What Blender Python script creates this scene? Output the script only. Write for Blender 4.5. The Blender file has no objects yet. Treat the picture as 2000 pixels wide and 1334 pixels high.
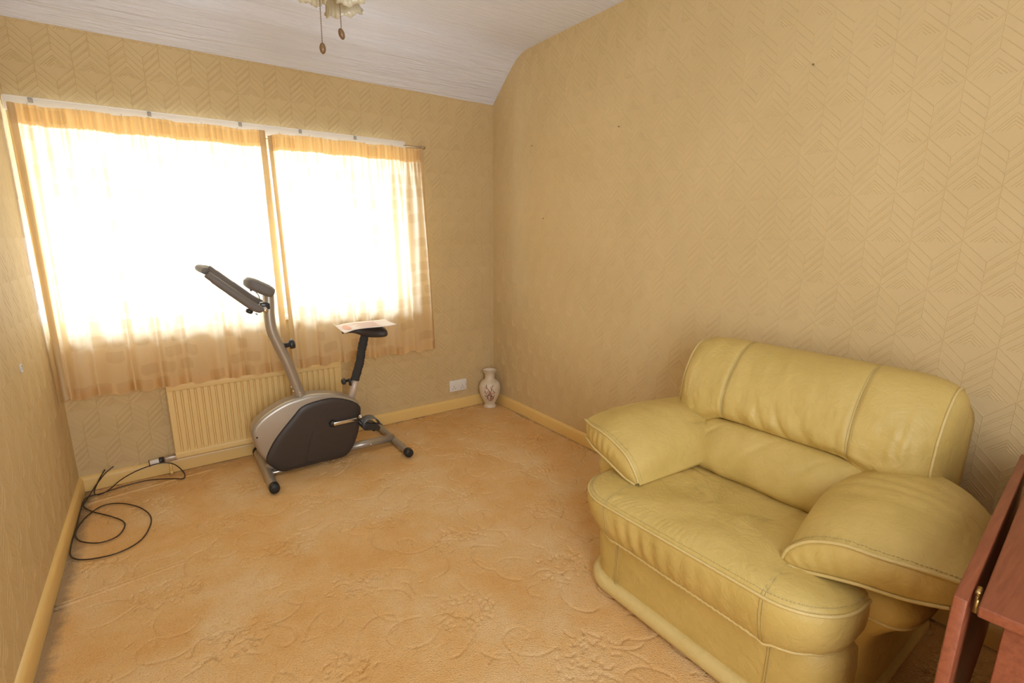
import bpy, bmesh, math, random
from mathutils import Vector, Matrix, noise
import numpy as np
random.seed(7)
S = bpy.context.scene
COL = S.collection
PI = math.pi

# ------------------------------------------------------------------ camera
FPX, YAW, PITCH, ROLL = 958.92, 0.61709, 0.213826, 0.004937
CAMP = Vector((-2.0612, -3.1551, 1.3))
_cy, _sy, _cp, _sp = math.cos(YAW), math.sin(YAW), math.cos(PITCH), math.sin(PITCH)
_F = Vector((_sy*_cp, _cy*_cp, -_sp)); _R = Vector((_cy, -_sy, 0)); _U = _R.cross(_F)
_cr, _sr = math.cos(ROLL), math.sin(ROLL)
_R, _U = _cr*_R + _sr*_U, -_sr*_R + _cr*_U
cam = bpy.data.cameras.new('camera'); cam.sensor_width = 36; cam.lens = FPX/2000*36
cam.clip_start = 0.02
camo = bpy.data.objects.new('camera', cam); COL.objects.link(camo)
camo.matrix_world = Matrix(((_R.x, _U.x, -_F.x, CAMP.x), (_R.y, _U.y, -_F.y, CAMP.y), (_R.z, _U.z, -_F.z, CAMP.z), (0, 0, 0, 1)))
S.camera = camo

def at(u, v, Y=None, X=None, Z=None):
    """room position of a photo point on the plane Y=, X= or Z="""
    d = _F + _R*(u-1000)/FPX - _U*(v-667)/FPX
    ax, val = (1, Y) if Y is not None else (0, X) if X is not None else (2, Z)
    return CAMP + d*((val-CAMP[ax])/d[ax])

# ------------------------------------------------------------------ light
W = bpy.data.worlds.new('sky'); S.world = W; W.use_nodes = True
W.node_tree.nodes['Background'].inputs[0].default_value = (0.76, 0.88, 1.0, 1)
W.node_tree.nodes['Background'].inputs[1].default_value = 1.5
def area(name, loc, target, sx, sy, power, col):
    l = bpy.data.lights.new(name, 'AREA'); l.shape = 'RECTANGLE'; l.size = sx; l.size_y = sy
    l.energy = power; l.color = col
    o = bpy.data.objects.new(name, l); COL.objects.link(o); o.location = loc
    o.rotation_euler = (Vector(target)-Vector(loc)).to_track_quat('-Z', 'Y').to_euler()
    return o
area('daylight_outside', (-1.60, 0.55, .92), (-1.60, 0, 1.15), 2.0, .75, 76, (.70, .84, 1))
area('rear_fill', (-1.95, -3.93, 1.10), (-1.25, -1.0, .60), .8, 1.6, 34, (.80, .87, .94))  # soft fill added behind the camera; the rear wall has no opening
area('ceiling_fill', (-1.80, -3.50, 1.60), (-1.60, -2.0, 2.45), .5, .5, 12, (.78, .88, 1))  # second added fill, aimed up to brighten the ceiling; no known source
S.view_settings.view_transform = 'Standard'; S.view_settings.look = 'None'
S.view_settings.gamma = 1; S.view_settings.use_curve_mapping = False
S.view_settings.exposure = 0.19
S.cycles.max_bounces = 10; S.cycles.diffuse_bounces = 6; S.cycles.transparent_max_bounces = 12
S.cycles.use_denoising = True

# ------------------------------------------------------------------ materials
def newmat(name, col=(.8, .8, .8), rough=.5, metal=0, spec=.5):
    m = bpy.data.materials.new(name); m.use_nodes = True
    b = m.node_tree.nodes['Principled BSDF']
    b.inputs['Base Color'].default_value = (*col, 1); b.inputs['Roughness'].default_value = rough
    b.inputs['Metallic'].default_value = metal; b.inputs['Specular IOR Level'].default_value = spec
    return m
def nd(m, t, **kw):
    n = m.node_tree.nodes.new(t)
    for k, v in kw.items():
        if k in n.inputs: n.inputs[k].default_value = v
        else: setattr(n, k, v)
    return n
def ln(m, a, b): m.node_tree.links.new(a, b)
def bsdf(m): return m.node_tree.nodes['Principled BSDF']
def coords(m, scale=(1, 1, 1), rot=(0, 0, 0)):
    tc = nd(m, 'ShaderNodeTexCoord'); mp = nd(m, 'ShaderNodeMapping')
    mp.inputs['Scale'].default_value = scale; mp.inputs['Rotation'].default_value = rot
    ln(m, tc.outputs['Object'], mp.inputs['Vector']); return mp.outputs[0]
def noi(m, vec, scale, detail=3, rough=.5, dist=0):
    n = nd(m, 'ShaderNodeTexNoise'); n.inputs['Scale'].default_value = scale
    n.inputs['Detail'].default_value = detail; n.inputs['Roughness'].default_value = rough
    n.inputs['Distortion'].default_value = dist; ln(m, vec, n.inputs['Vector']); return n.outputs[0]
def ramp(m, fac, stops):
    r = nd(m, 'ShaderNodeValToRGB'); e = r.color_ramp.elements
    for i, (p, c) in enumerate(stops):
        el = e[i] if i < 2 else e.new(p)
        el.position = p; el.color = (*c, 1) if len(c) == 3 else c
    ln(m, fac, r.inputs[0]); return r.outputs[0]
def mth(m, op, a, b=None, c=None, clamp=False):
    n = nd(m, 'ShaderNodeMath'); n.operation = op; n.use_clamp = clamp
    for i, x in enumerate((a, b, c)):
        if x is None: continue
        if isinstance(x, (int, float)): n.inputs[i].default_value = x
        else: ln(m, x, n.inputs[i])
    return n.outputs[0]
def mixc(m, f, a, b, typ='MIX'):
    n = nd(m, 'ShaderNodeMix'); n.data_type = 'RGBA'; n.blend_type = typ
    if isinstance(f, (int, float)): n.inputs[0].default_value = f
    else: ln(m, f, n.inputs[0])
    for i, x in ((6, a), (7, b)):
        if isinstance(x, tuple): n.inputs[i].default_value = (*x, 1)
        else: ln(m, x, n.inputs[i])
    return n.outputs[2]
def bump(m, h, strength=.3, dist=.01, prev=None):
    n = nd(m, 'ShaderNodeBump'); n.inputs['Strength'].default_value = strength
    n.inputs['Distance'].default_value = dist; ln(m, h, n.inputs['Height'])
    if prev is not None: ln(m, prev, n.inputs['Normal'])
    ln(m, n.outputs[0], bsdf(m).inputs['Normal']); return n.outputs[0]

def wallpaper_mat():
    m = newmat('embossed_wallpaper', rough=.62, spec=.25)
    v = coords(m)
    c = ramp(m, noi(m, v, 2.2, 3), [(.3, (.60, .452, .232)), (.7, (.645, .49, .260))])
    ln(m, c, bsdf(m).inputs['Base Color'])
    bump(m, noi(m, v, 420, 2), .12, .002)
    return m
WALLP = wallpaper_mat()

def ceiling_mat():
    m = newmat('ceiling_paper', rough=.8, spec=.2)
    v = coords(m, (1.2, 22, 22))
    n = noi(m, v, 3.2, 4, .55, .9)
    ln(m, ramp(m, noi(m, coords(m), 1.5), [(.3, (.77, .79, .88)), (.7, (.80, .82, .90))]), bsdf(m).inputs['Base Color'])
    bump(m, n, .65, .018)
    return m
CEIL = ceiling_mat()

def carpet_mat():
    m = newmat('carved_pile_carpet', rough=.95, spec=.1)
    v = coords(m)
    n1 = noi(m, v, 2.6, 5, .6, .4); n2 = noi(m, v, 9, 4, .6)
    base = ramp(m, mth(m, 'ADD', mth(m, 'MULTIPLY', n1, .72), mth(m, 'MULTIPLY', n2, .28)),
                [(.36, (.74, .43, .155)), (.50, (.79, .52, .235)), (.63, (.82, .60, .33))])
    # tuft grain
    vo = nd(m, 'ShaderNodeTexVoronoi'); vo.inputs['Scale'].default_value = 210; ln(m, v, vo.inputs['Vector'])
    tuft = vo.outputs['Distance']
    base = mixc(m, mth(m, 'MULTIPLY', tuft, .45, clamp=True), base, (.50, .28, .11))
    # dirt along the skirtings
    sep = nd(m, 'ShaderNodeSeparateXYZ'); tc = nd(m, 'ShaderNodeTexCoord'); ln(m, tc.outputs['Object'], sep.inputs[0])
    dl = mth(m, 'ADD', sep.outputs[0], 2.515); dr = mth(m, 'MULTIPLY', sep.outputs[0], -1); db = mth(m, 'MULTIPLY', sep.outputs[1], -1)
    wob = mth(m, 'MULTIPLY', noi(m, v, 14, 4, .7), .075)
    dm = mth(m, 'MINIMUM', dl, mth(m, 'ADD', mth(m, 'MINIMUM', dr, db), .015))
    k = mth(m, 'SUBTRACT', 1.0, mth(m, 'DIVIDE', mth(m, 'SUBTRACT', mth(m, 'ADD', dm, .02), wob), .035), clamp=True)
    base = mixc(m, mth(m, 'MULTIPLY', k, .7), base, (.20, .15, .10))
    ln(m, base, bsdf(m).inputs['Base Color'])
    bump(m, mth(m, 'ADD', mth(m, 'MULTIPLY', tuft, -1), mth(m, 'MULTIPLY', n2, 1.5)), .6, .004)
    return m
CARPET = carpet_mat()

def leather_mat(name='olive_leather', a=(.53, .385, .11), b=(.625, .465, .155)):
    m = newmat(name, rough=.38, spec=.5)
    v = coords(m)
    ln(m, ramp(m, noi(m, v, 5, 4, .6), [(.3, a), (.7, b)]), bsdf(m).inputs['Base Color'])
    ln(m, mth(m, 'ADD', mth(m, 'MULTIPLY', noi(m, v, 30, 3), .2), .38), bsdf(m).inputs['Roughness'])
    vo = nd(m, 'ShaderNodeTexVoronoi'); vo.feature = 'DISTANCE_TO_EDGE'; vo.inputs['Scale'].default_value = 330; ln(m, v, vo.inputs['Vector'])
    b1 = bump(m, vo.outputs[0], .10, .002)
    wr = noi(m, v, 26, 5, .6, 1.2)
    bump(m, wr, .42, .008, b1)
    return m
LEATHER = leather_mat()
PIPING = leather_mat('leather_piping', (.60, .455, .17), (.66, .52, .22))
THREAD = newmat('seam_thread', (.52, .42, .18), .7)
SEAMDARK = newmat('seam_crease', (.12, .09, .03), .7)
SKIRT = newmat('cream_gloss_paint', (.78, .545, .20), .35)
RADM = newmat('cream_radiator_enamel', (.82, .60, .26), .38)
WHITE = newmat('white_plastic', (.78, .76, .72), .35)
UPVC = newmat('white_window_frame', (.85, .85, .85), .3)
BLACK = newmat('black_rubber', (.018, .018, .018), .45)
BLACKP = newmat('black_plastic', (.03, .03, .032), .3)
CHROME = newmat('chrome', (.8, .8, .8), .15, 1)
def coverdark():
    m = newmat('dark_plastic_cover', (.05, .038, .032), .42, spec=.45)
    v = coords(m); bump(m, noi(m, v, 500, 2), .15, .001); return m
DCOVER = coverdark()
SILVER = newmat('silver_paint', (.44, .40, .34), .34, .55)
GREYFOAM = newmat('grey_foam', (.17, .155, .145), .6)
BLACKFOAM = newmat('black_foam', (.03, .03, .03), .8)
PAPER = newmat('paper', (.82, .74, .70), .7)
PAPERPRINT = newmat('red_print', (.75, .42, .34), .7)
CABLE = newmat('black_cable', (.035, .02, .012), .4)
def wood_mat():
    m = newmat('mahogany', rough=.42)
    v = coords(m, (3, 40, 40))
    ln(m, ramp(m, noi(m, v, 2.5, 5, .6, .5), [(.3, (.20, .052, .022)), (.7, (.29, .085, .038))]), bsdf(m).inputs['Base Color'])
    return m
MAHOG = wood_mat()
BRASS = newmat('brass', (.62, .48, .20), .35, 1)

def curtain_mat(name, header=False):
    m = bpy.data.materials.new(name); m.use_nodes = True; nt = m.node_tree; nt.nodes.clear()
    out = nd(m, 'ShaderNodeOutputMaterial')
    uv = nd(m, 'ShaderNodeUVMap'); uv.uv_map = 'UVMap'
    # woven rounded rectangles, laid brick fashion on the cloth's own u,v (metres)
    sep = nd(m, 'ShaderNodeSeparateXYZ'); ln(m, uv.outputs[0], sep.inputs[0])
    cu, cv = .105, .078
    row = mth(m, 'FLOOR', mth(m, 'DIVIDE', sep.outputs[1], cv))
    off = mth(m, 'MULTIPLY', mth(m, 'FRACT', mth(m, 'MULTIPLY', row, .37)), 1.0)
    uu = mth(m, 'ADD', mth(m, 'DIVIDE', sep.outputs[0], cu), off)
    fu = mth(m, 'ABSOLUTE', mth(m, 'SUBTRACT', mth(m, 'FRACT', uu), .5))
    fv = mth(m, 'ABSOLUTE', mth(m, 'SUBTRACT', mth(m, 'FRACT', mth(m, 'DIVIDE', sep.outputs[1], cv)), .5))
    p4 = mth(m, 'ADD', mth(m, 'POWER', mth(m, 'DIVIDE', fu, .40), 5), mth(m, 'POWER', mth(m, 'DIVIDE', fv, .36), 5))
    ins = mth(m, 'MULTIPLY', mth(m, 'SUBTRACT', 1.15, p4), 4, clamp=True)
    cell = nd(m, 'ShaderNodeTexWhiteNoise'); cell.noise_dimensions = '2D'
    cx = nd(m, 'ShaderNodeCombineXYZ'); ln(m, mth(m, 'FLOOR', uu), cx.inputs[0]); ln(m, row, cx.inputs[1]); ln(m, cx.outputs[0], cell.inputs['Vector'])
    keep = mth(m, 'GREATER_THAN', cell.outputs['Value'], .45)
    pat = mth(m, 'MULTIPLY', ins, keep)
    colr = mixc(m, pat, (.97, .77, .44), (.93, .71, .39)) if not header else None
    tcol = mixc(m, pat, (.90, .77, .56), (.80, .67, .465)) if not header else None
    d = nd(m, 'ShaderNodeBsdfDiffuse'); t = nd(m, 'ShaderNodeBsdfTranslucent'); tr = nd(m, 'ShaderNodeBsdfTransparent')
    if header:
        d.inputs[0].default_value = (.95, .73, .40, 1); t.inputs[0].default_value = (.78, .56, .26, 1)
    else:
        ln(m, colr, d.inputs[0]); ln(m, tcol, t.inputs[0])
    mx = nd(m, 'ShaderNodeMixShader'); mx.inputs[0].default_value = .62 if not header else .45
    ln(m, d.outputs[0], mx.inputs[1]); ln(m, t.outputs[0], mx.inputs[2])
    mx2 = nd(m, 'ShaderNodeMixShader'); mx2.inputs[0].default_value = .06 if not header else 0
    tr.inputs[0].default_value = (1, .97, .92, 1)
    ln(m, mx.outputs[0], mx2.inputs[1]); ln(m, tr.outputs[0], mx2.inputs[2]); ln(m, mx2.outputs[0], out.inputs[0])
    return m
HEM = curtain_mat('folded_hem', True)
for n_ in HEM.node_tree.nodes:
    if n_.type == 'BSDF_TRANSLUCENT': n_.inputs[0].default_value = (.40, .27, .13, 1)
CURTAIN = curtain_mat('sheer_patterned_curtain'); HEADER = curtain_mat('curtain_header_tape', True)

def glass_mat():
    m = bpy.data.materials.new('window_glass'); m.use_nodes = True; nt = m.node_tree; nt.nodes.clear()
    out = nd(m, 'ShaderNodeOutputMaterial'); tr = nd(m, 'ShaderNodeBsdfTransparent'); g = nd(m, 'ShaderNodeBsdfGlossy')
    g.inputs['Roughness'].default_value = .02; mx = nd(m, 'ShaderNodeMixShader'); mx.inputs[0].default_value = .06
    ln(m, tr.outputs[0], mx.inputs[1]); ln(m, g.outputs[0], mx.inputs[2]); ln(m, mx.outputs[0], out.inputs[0]); return m
GLASS = glass_mat()

# ------------------------------------------------------------------ mesh helpers
ORIG = {}
def meta(o, label=None, cat=None, group=None, kind=None):
    for k, v in (('label', label), ('category', cat), ('group', group), ('kind', kind)):
        if v: o[k] = v
    return o
def thing(name, loc, label, cat, group=None):
    o = bpy.data.objects.new(name, None); COL.objects.link(o); o.location = loc; o.empty_display_size = .05
    ORIG[o] = Vector(loc); return meta(o, label, cat, group)
def link(name, me, mat, parent=None, loc=None, smooth=True, label=None):
    me.name = name
    if mat is not None:
        for mm in (mat if isinstance(mat, (list, tuple)) else [mat]): me.materials.append(mm)
    o = bpy.data.objects.new(name, me); COL.objects.link(o)
    if parent is not None:
        org = ORIG[parent]; o.parent = parent; ORIG[o] = org
        me.transform(Matrix.Translation(-org))
    elif loc is not None:
        o.location = loc; ORIG[o] = Vector(loc); me.transform(Matrix.Translation(-Vector(loc)))
    else: ORIG[o] = Vector((0, 0, 0))
    if smooth: me.polygons.foreach_set('use_smooth', [True]*len(me.polygons))
    if label: o['label'] = label
    return o
class MB:
    def __init__(s): s.v = []; s.f = []; s.mi = []
    def add(s, v, f, mi=0):
        n = len(s.v); s.v += [tuple(p) for p in v]; s.f += [tuple(i+n for i in q) for q in f]; s.mi += [mi]*len(f); return s
    def box(s, x0, x1, y0, y1, z0, z1, mi=0):
        v = [(x, y, z) for x in (x0, x1) for y in (y0, y1) for z in (z0, z1)]
        return s.add(v, [(0, 1, 3, 2), (4, 6, 7, 5), (0, 4, 5, 1), (2, 3, 7, 6), (0, 2, 6, 4), (1, 5, 7, 3)], mi)
    def grid(s, P, mi=0, flip=False, closeu=False):
        h, w = len(P), len(P[0]); v = [p for r in P for p in r]; f = []
        for j in range(h-1):
            for i in range(w if closeu else w-1):
                a, b = j*w+i, j*w+(i+1) % w; q = (a, b, b+w, a+w); f.append(q[::-1] if flip else q)
        return s.add(v, f, mi)
    def tube(s, pts, r, n=8, closed=False, mi=0, cap=True):
        pts = [Vector(p) for p in pts]; m = len(pts)
        rr = r if isinstance(r, (list, tuple)) else [r]*m
        T = []
        for i in range(m):
            a = pts[(i-1) % m] if closed or i > 0 else pts[i]; b = pts[(i+1) % m] if closed or i < m-1 else pts[i]
            t = (b-a); T.append(t.normalized() if t.length > 1e-9 else Vector((0, 0, 1)))
        ref = Vector((0, 0, 1)) if abs(T[0].z) < .9 else Vector((1, 0, 0))
        nrm = (ref - T[0]*ref.dot(T[0])).normalized(); rings = []
        for i in range(m):
            nrm = (nrm - T[i]*nrm.dot(T[i])).normalized(); bn = T[i].cross(nrm)
            rings.append([pts[i] + rr[i]*(math.cos(2*PI*k/n)*nrm + math.sin(2*PI*k/n)*bn) for k in range(n)])
        if closed: rings.append(rings[0])
        s.grid(rings, mi, closeu=True)
        if cap and not closed:
            for R_, p, fl in ((rings[0], pts[0], 0), (rings[-1], pts[-1], 1)):
                s.add(list(R_)+[p], [((k+1) % n, k, n) if not fl else (k, (k+1) % n, n) for k in range(n)], mi)
        return s
    def lathe(s, prof, c, n=40, axis=(0, 0, 1), mi=0):
        ax = Vector(axis).normalized(); ref = Vector((1, 0, 0)) if abs(ax.x) < .9 else Vector((0, 1, 0))
        u = (ref-ax*ref.dot(ax)).normalized(); w = ax.cross(u); c = Vector(c)
        s.grid([[c+ax*z+r*(math.cos(2*PI*k/n)*u+math.sin(2*PI*k/n)*w) for k in range(n)] for r, z in prof], mi, closeu=True); return s
    def sphere(s, c, r, n=16, mi=0):
        rx, ry, rz = r if isinstance(r, (tuple, list)) else (r, r, r); c = Vector(c)
        P = [[c+Vector((rx*math.sin(PI*j/n)*math.cos(2*PI*k/(2*n)), ry*math.sin(PI*j/n)*math.sin(2*PI*k/(2*n)), -rz*math.cos(PI*j/n))) for k in range(2*n)] for j in range(n+1)]
        return s.grid(P, mi, closeu=True)
    def mesh(s, merge=1e-5, bevel=0, seg=2):
        me = bpy.data.meshes.new('m'); me.from_pydata(s.v, [], s.f)
        me.polygons.foreach_set('material_index', s.mi)
        bm = bmesh.new(); bm.from_mesh(me)
        if merge: bmesh.ops.remove_doubles(bm, verts=bm.verts, dist=merge)
        bmesh.ops.recalc_face_normals(bm, faces=bm.faces)
        if bevel:
            es = [e for e in bm.edges if len(e.link_faces) == 2 and e.calc_face_angle(0) > .6]
            bmesh.ops.bevel(bm, geom=es, offset=bevel, segments=seg, affect='EDGES', profile=.5)
        bm.to_mesh(me); bm.free(); me.update(); return me
def catmull(P, n=8, closed=False):
    P = [Vector(p) for p in P]; out = []; m = len(P)
    rng = range(m if closed else m-1)
    for i in rng:
        g = (lambda k: P[k % m]) if closed else (lambda k: P[max(0, min(m-1, k))])
        a, b, c, d = g(i-1), g(i), g(i+1), g(i+2)
        for k in range(n):
            t = k/n
            out.append(.5*((2*b)+(c-a)*t+(2*a-5*b+4*c-d)*t*t+(-a+3*b-3*c+d)*t*t*t))
    if not closed: out.append(P[-1])
    return out
def part(name, mb, mat, parent, bevel=0, smooth=True, label=None, seg=2, merge=1e-5, autos=None):
    o = link(name, mb.mesh(merge, bevel, seg), mat, parent, smooth=smooth, label=label)
    return o
def sharp(o, ang=.6):
    """flat across sharp edges, smooth elsewhere"""
    me = o.data; bm = bmesh.new(); bm.from_mesh(me)
    for e in bm.edges: e.smooth = not (len(e.link_faces) == 2 and e.calc_face_angle(0) > ang)
    bm.to_mesh(me); bm.free(); return o
def struct(name, mb, mat, smooth=False, bevel=0):
    o = link(name, mb.mesh(1e-6, bevel), mat, None, smooth=smooth); o['kind'] = 'structure'; return o
def plate(outline, thick_dir, mb, mi=0):
    """closed slab from outline and an offset vector"""
    n = len(outline); a = [Vector(p) for p in outline]; b = [p+Vector(thick_dir) for p in a]
    mb.add(a, [tuple(range(n))], mi); mb.add(b, [tuple(range(n))[::-1]], mi)
    mb.add(a+b, [(i, (i+1) % n, n+(i+1) % n, n+i) for i in range(n)], mi); return mb
def sstep(a, b, x):
    t = max(0, min(1, (x-a)/(b-a))); return t*t*(3-2*t)
def gs(x, s): return math.exp(-(x/s)**2)

# ------------------------------------------------------------------ room shell
XW, H1, H2, YB = -2.531, 2.199, 2.455, -4.05
prof = [(0, H1), (-.082, 2.268), (-.175, 2.344), (-.235, 2.391), (-.285, 2.424), (-.335, 2.444), (-.385, 2.453), (-.45, 2.455), (YB, 2.455)]

def ridges(mb, u0, u1, v0, v1, to3, inside=None, wd=.0017, ht=.0011, ou=0.0, ov=0.0):
    """embossed tumbling-block pattern as low triangular ridges"""
    w, h, s = .066, .0655, .0942
    segs = []
    T, L, R_, B = (0, 0), (-w, -h), (w, -h), (0, -2*h)
    def lerp(a, b, t): return (a[0]+(b[0]-a[0])*t, a[1]+(b[1]-a[1])*t)
    def dn(p, q): return (p[0], p[1]-q)
    segs += [(T, L), (T, R_), (L, B), (B, R_), (B, dn(B, s)), (L, dn(L, s)), ]
    for t in (1/3, 2/3): segs.append((dn(L, s*t), dn(B, s*t)))
    for t in (.27, .36, .63, .72): segs.append((dn(B, s*t), dn(R_, s*t)))
    C = (0, -h)
    for k in (.72, .56, .40, .24):
        a, b, c, d = [lerp(C, p, k) for p in (T, R_, B, L)]
        a, b, c, d = [(p[0], p[1]-.10*h*1) for p in (a, b, c, d)]
        segs += [(a, b), (a, d)]
        if k == .70: pass
    nj = int((v1-v0)/(h+s))+4; ni = int((u1-u0)/(2*w))+3
    for j in range(-1, nj):
        for i in range(-1, ni):
            bu = u0+ou+i*2*w+(w if j % 2 else 0); bv = v1+ov-(j-1)*(h+s)
            for (p, q) in segs:
                pu, pv, qu, qv = bu+p[0], bv+p[1], bu+q[0], bv+q[1]
                # clip
                t0, t1 = 0.0, 1.0; ok = True
                for a, d, lo, hi in ((pu, qu-pu, u0, u1), (pv, qv-pv, v0, v1)):
                    if abs(d) < 1e-9:
                        if a < lo or a > hi: ok = False
                    else:
                        ta, tb = (lo-a)/d, (hi-a)/d
                        if ta > tb: ta, tb = tb, ta
                        t0, t1 = max(t0, ta), min(t1, tb)
                if not ok or t1-t0 < .05: continue
                a_ = Vector((pu+(qu-pu)*t0, pv+(qv-pv)*t0)); b_ = Vector((pu+(qu-pu)*t1, pv+(qv-pv)*t1))
                if inside and not (inside(*a_) and inside(*b_)): continue
                dr = (b_-a_).normalized(); nn = Vector((-dr.y, dr.x))*wd
                V = [to3(a_.x+nn.x, a_.y+nn.y, 0), to3(a_.x-nn.x, a_.y-nn.y, 0), to3(b_.x-nn.x, b_.y-nn.y, 0), to3(b_.x+nn.x, b_.y+nn.y, 0),
                     to3(a_.x, a_.y, ht), to3(b_.x, b_.y, ht)]
                mb.add(V, [(0, 4, 5, 3), (4, 1, 2, 5)])

# right wall (gable follows the sloping ceiling)
mb = MB()
poly = [(0, y, z) for y, z in prof] + [(0, YB, 0), (0, 0, 0)]
mb.add(poly, [tuple(range(len(poly)))])
def in_r(u, v):
    y = -u
    if y > -.45:
        for (ya, za), (yb, zb) in zip(prof, prof[1:]):
            if yb <= y <= ya: return v < za+(zb-za)*(y-ya)/(yb-ya)-.004
    return True
ridges(mb, 0.004, 3.6, .08, 2.45, lambda u, v, o: (-o, -u, v), in_r, ou=(2.491 % .132)-.004, ov=(1.676+.1597*5-2.45), ht=.0012, wd=.0015)
mb.add([(.12, y, z) for (_, y, z) in poly], [tuple(range(len(poly)))])
struct('wall_right', mb, WALLP)
# left wall
mb = MB(); polyl = [(XW, y, z) for (_, y, z) in poly]
mb.add(polyl, [tuple(range(len(polyl)))])
ridges(mb, 0.004, 2.6, .08, 2.2, lambda u, v, o: (XW+o, -u, v), None, ou=.03, ov=-.05, ht=.0005, wd=.0014)
mb.add([(XW-.12, y, z) for (_, y, z) in poly], [tuple(range(len(polyl)))])
struct('wall_left', mb, WALLP)
# window wall with opening
WX0, WX1, WZ0, WZ1 = -2.524, -.70, .80, 1.835
mb = MB()
for x0, x1, z0, z1 in ((XW-.12, WX0, 0, H1+.1), (WX1, .12, 0, H1+.1), (WX0, WX1, 0, WZ0), (WX0, WX1, WZ1, H1+.1)):
    mb.box(x0, x1, 0, .24, z0, z1)
def in_w(u, v): return not (WX0-.002 < u < WX1+.002 and WZ0-.002 < v < WZ1+.002)
ridges(mb, XW+.004, -.004, .08, H1-.002, lambda u, v, o: (u, -o, v), in_w, ou=.05, ov=.06, ht=.0018, wd=.0015)
struct('wall_window', mb, WALLP)
mb = MB().box(XW-.12, .12, YB-.1, YB, 0, 2.5); struct('wall_rear', mb, WALLP)
# ceiling
mb = MB(); n = len(prof)
mb.grid([[(XW-.12, y, z) for y, z in prof], [(.12, y, z) for y, z in prof]])
mb.box(XW-.12, .12, YB-.1, .24, 2.6, 2.65)
o = struct('ceiling', mb, CEIL, smooth=True); sharp(o, .5)
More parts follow.
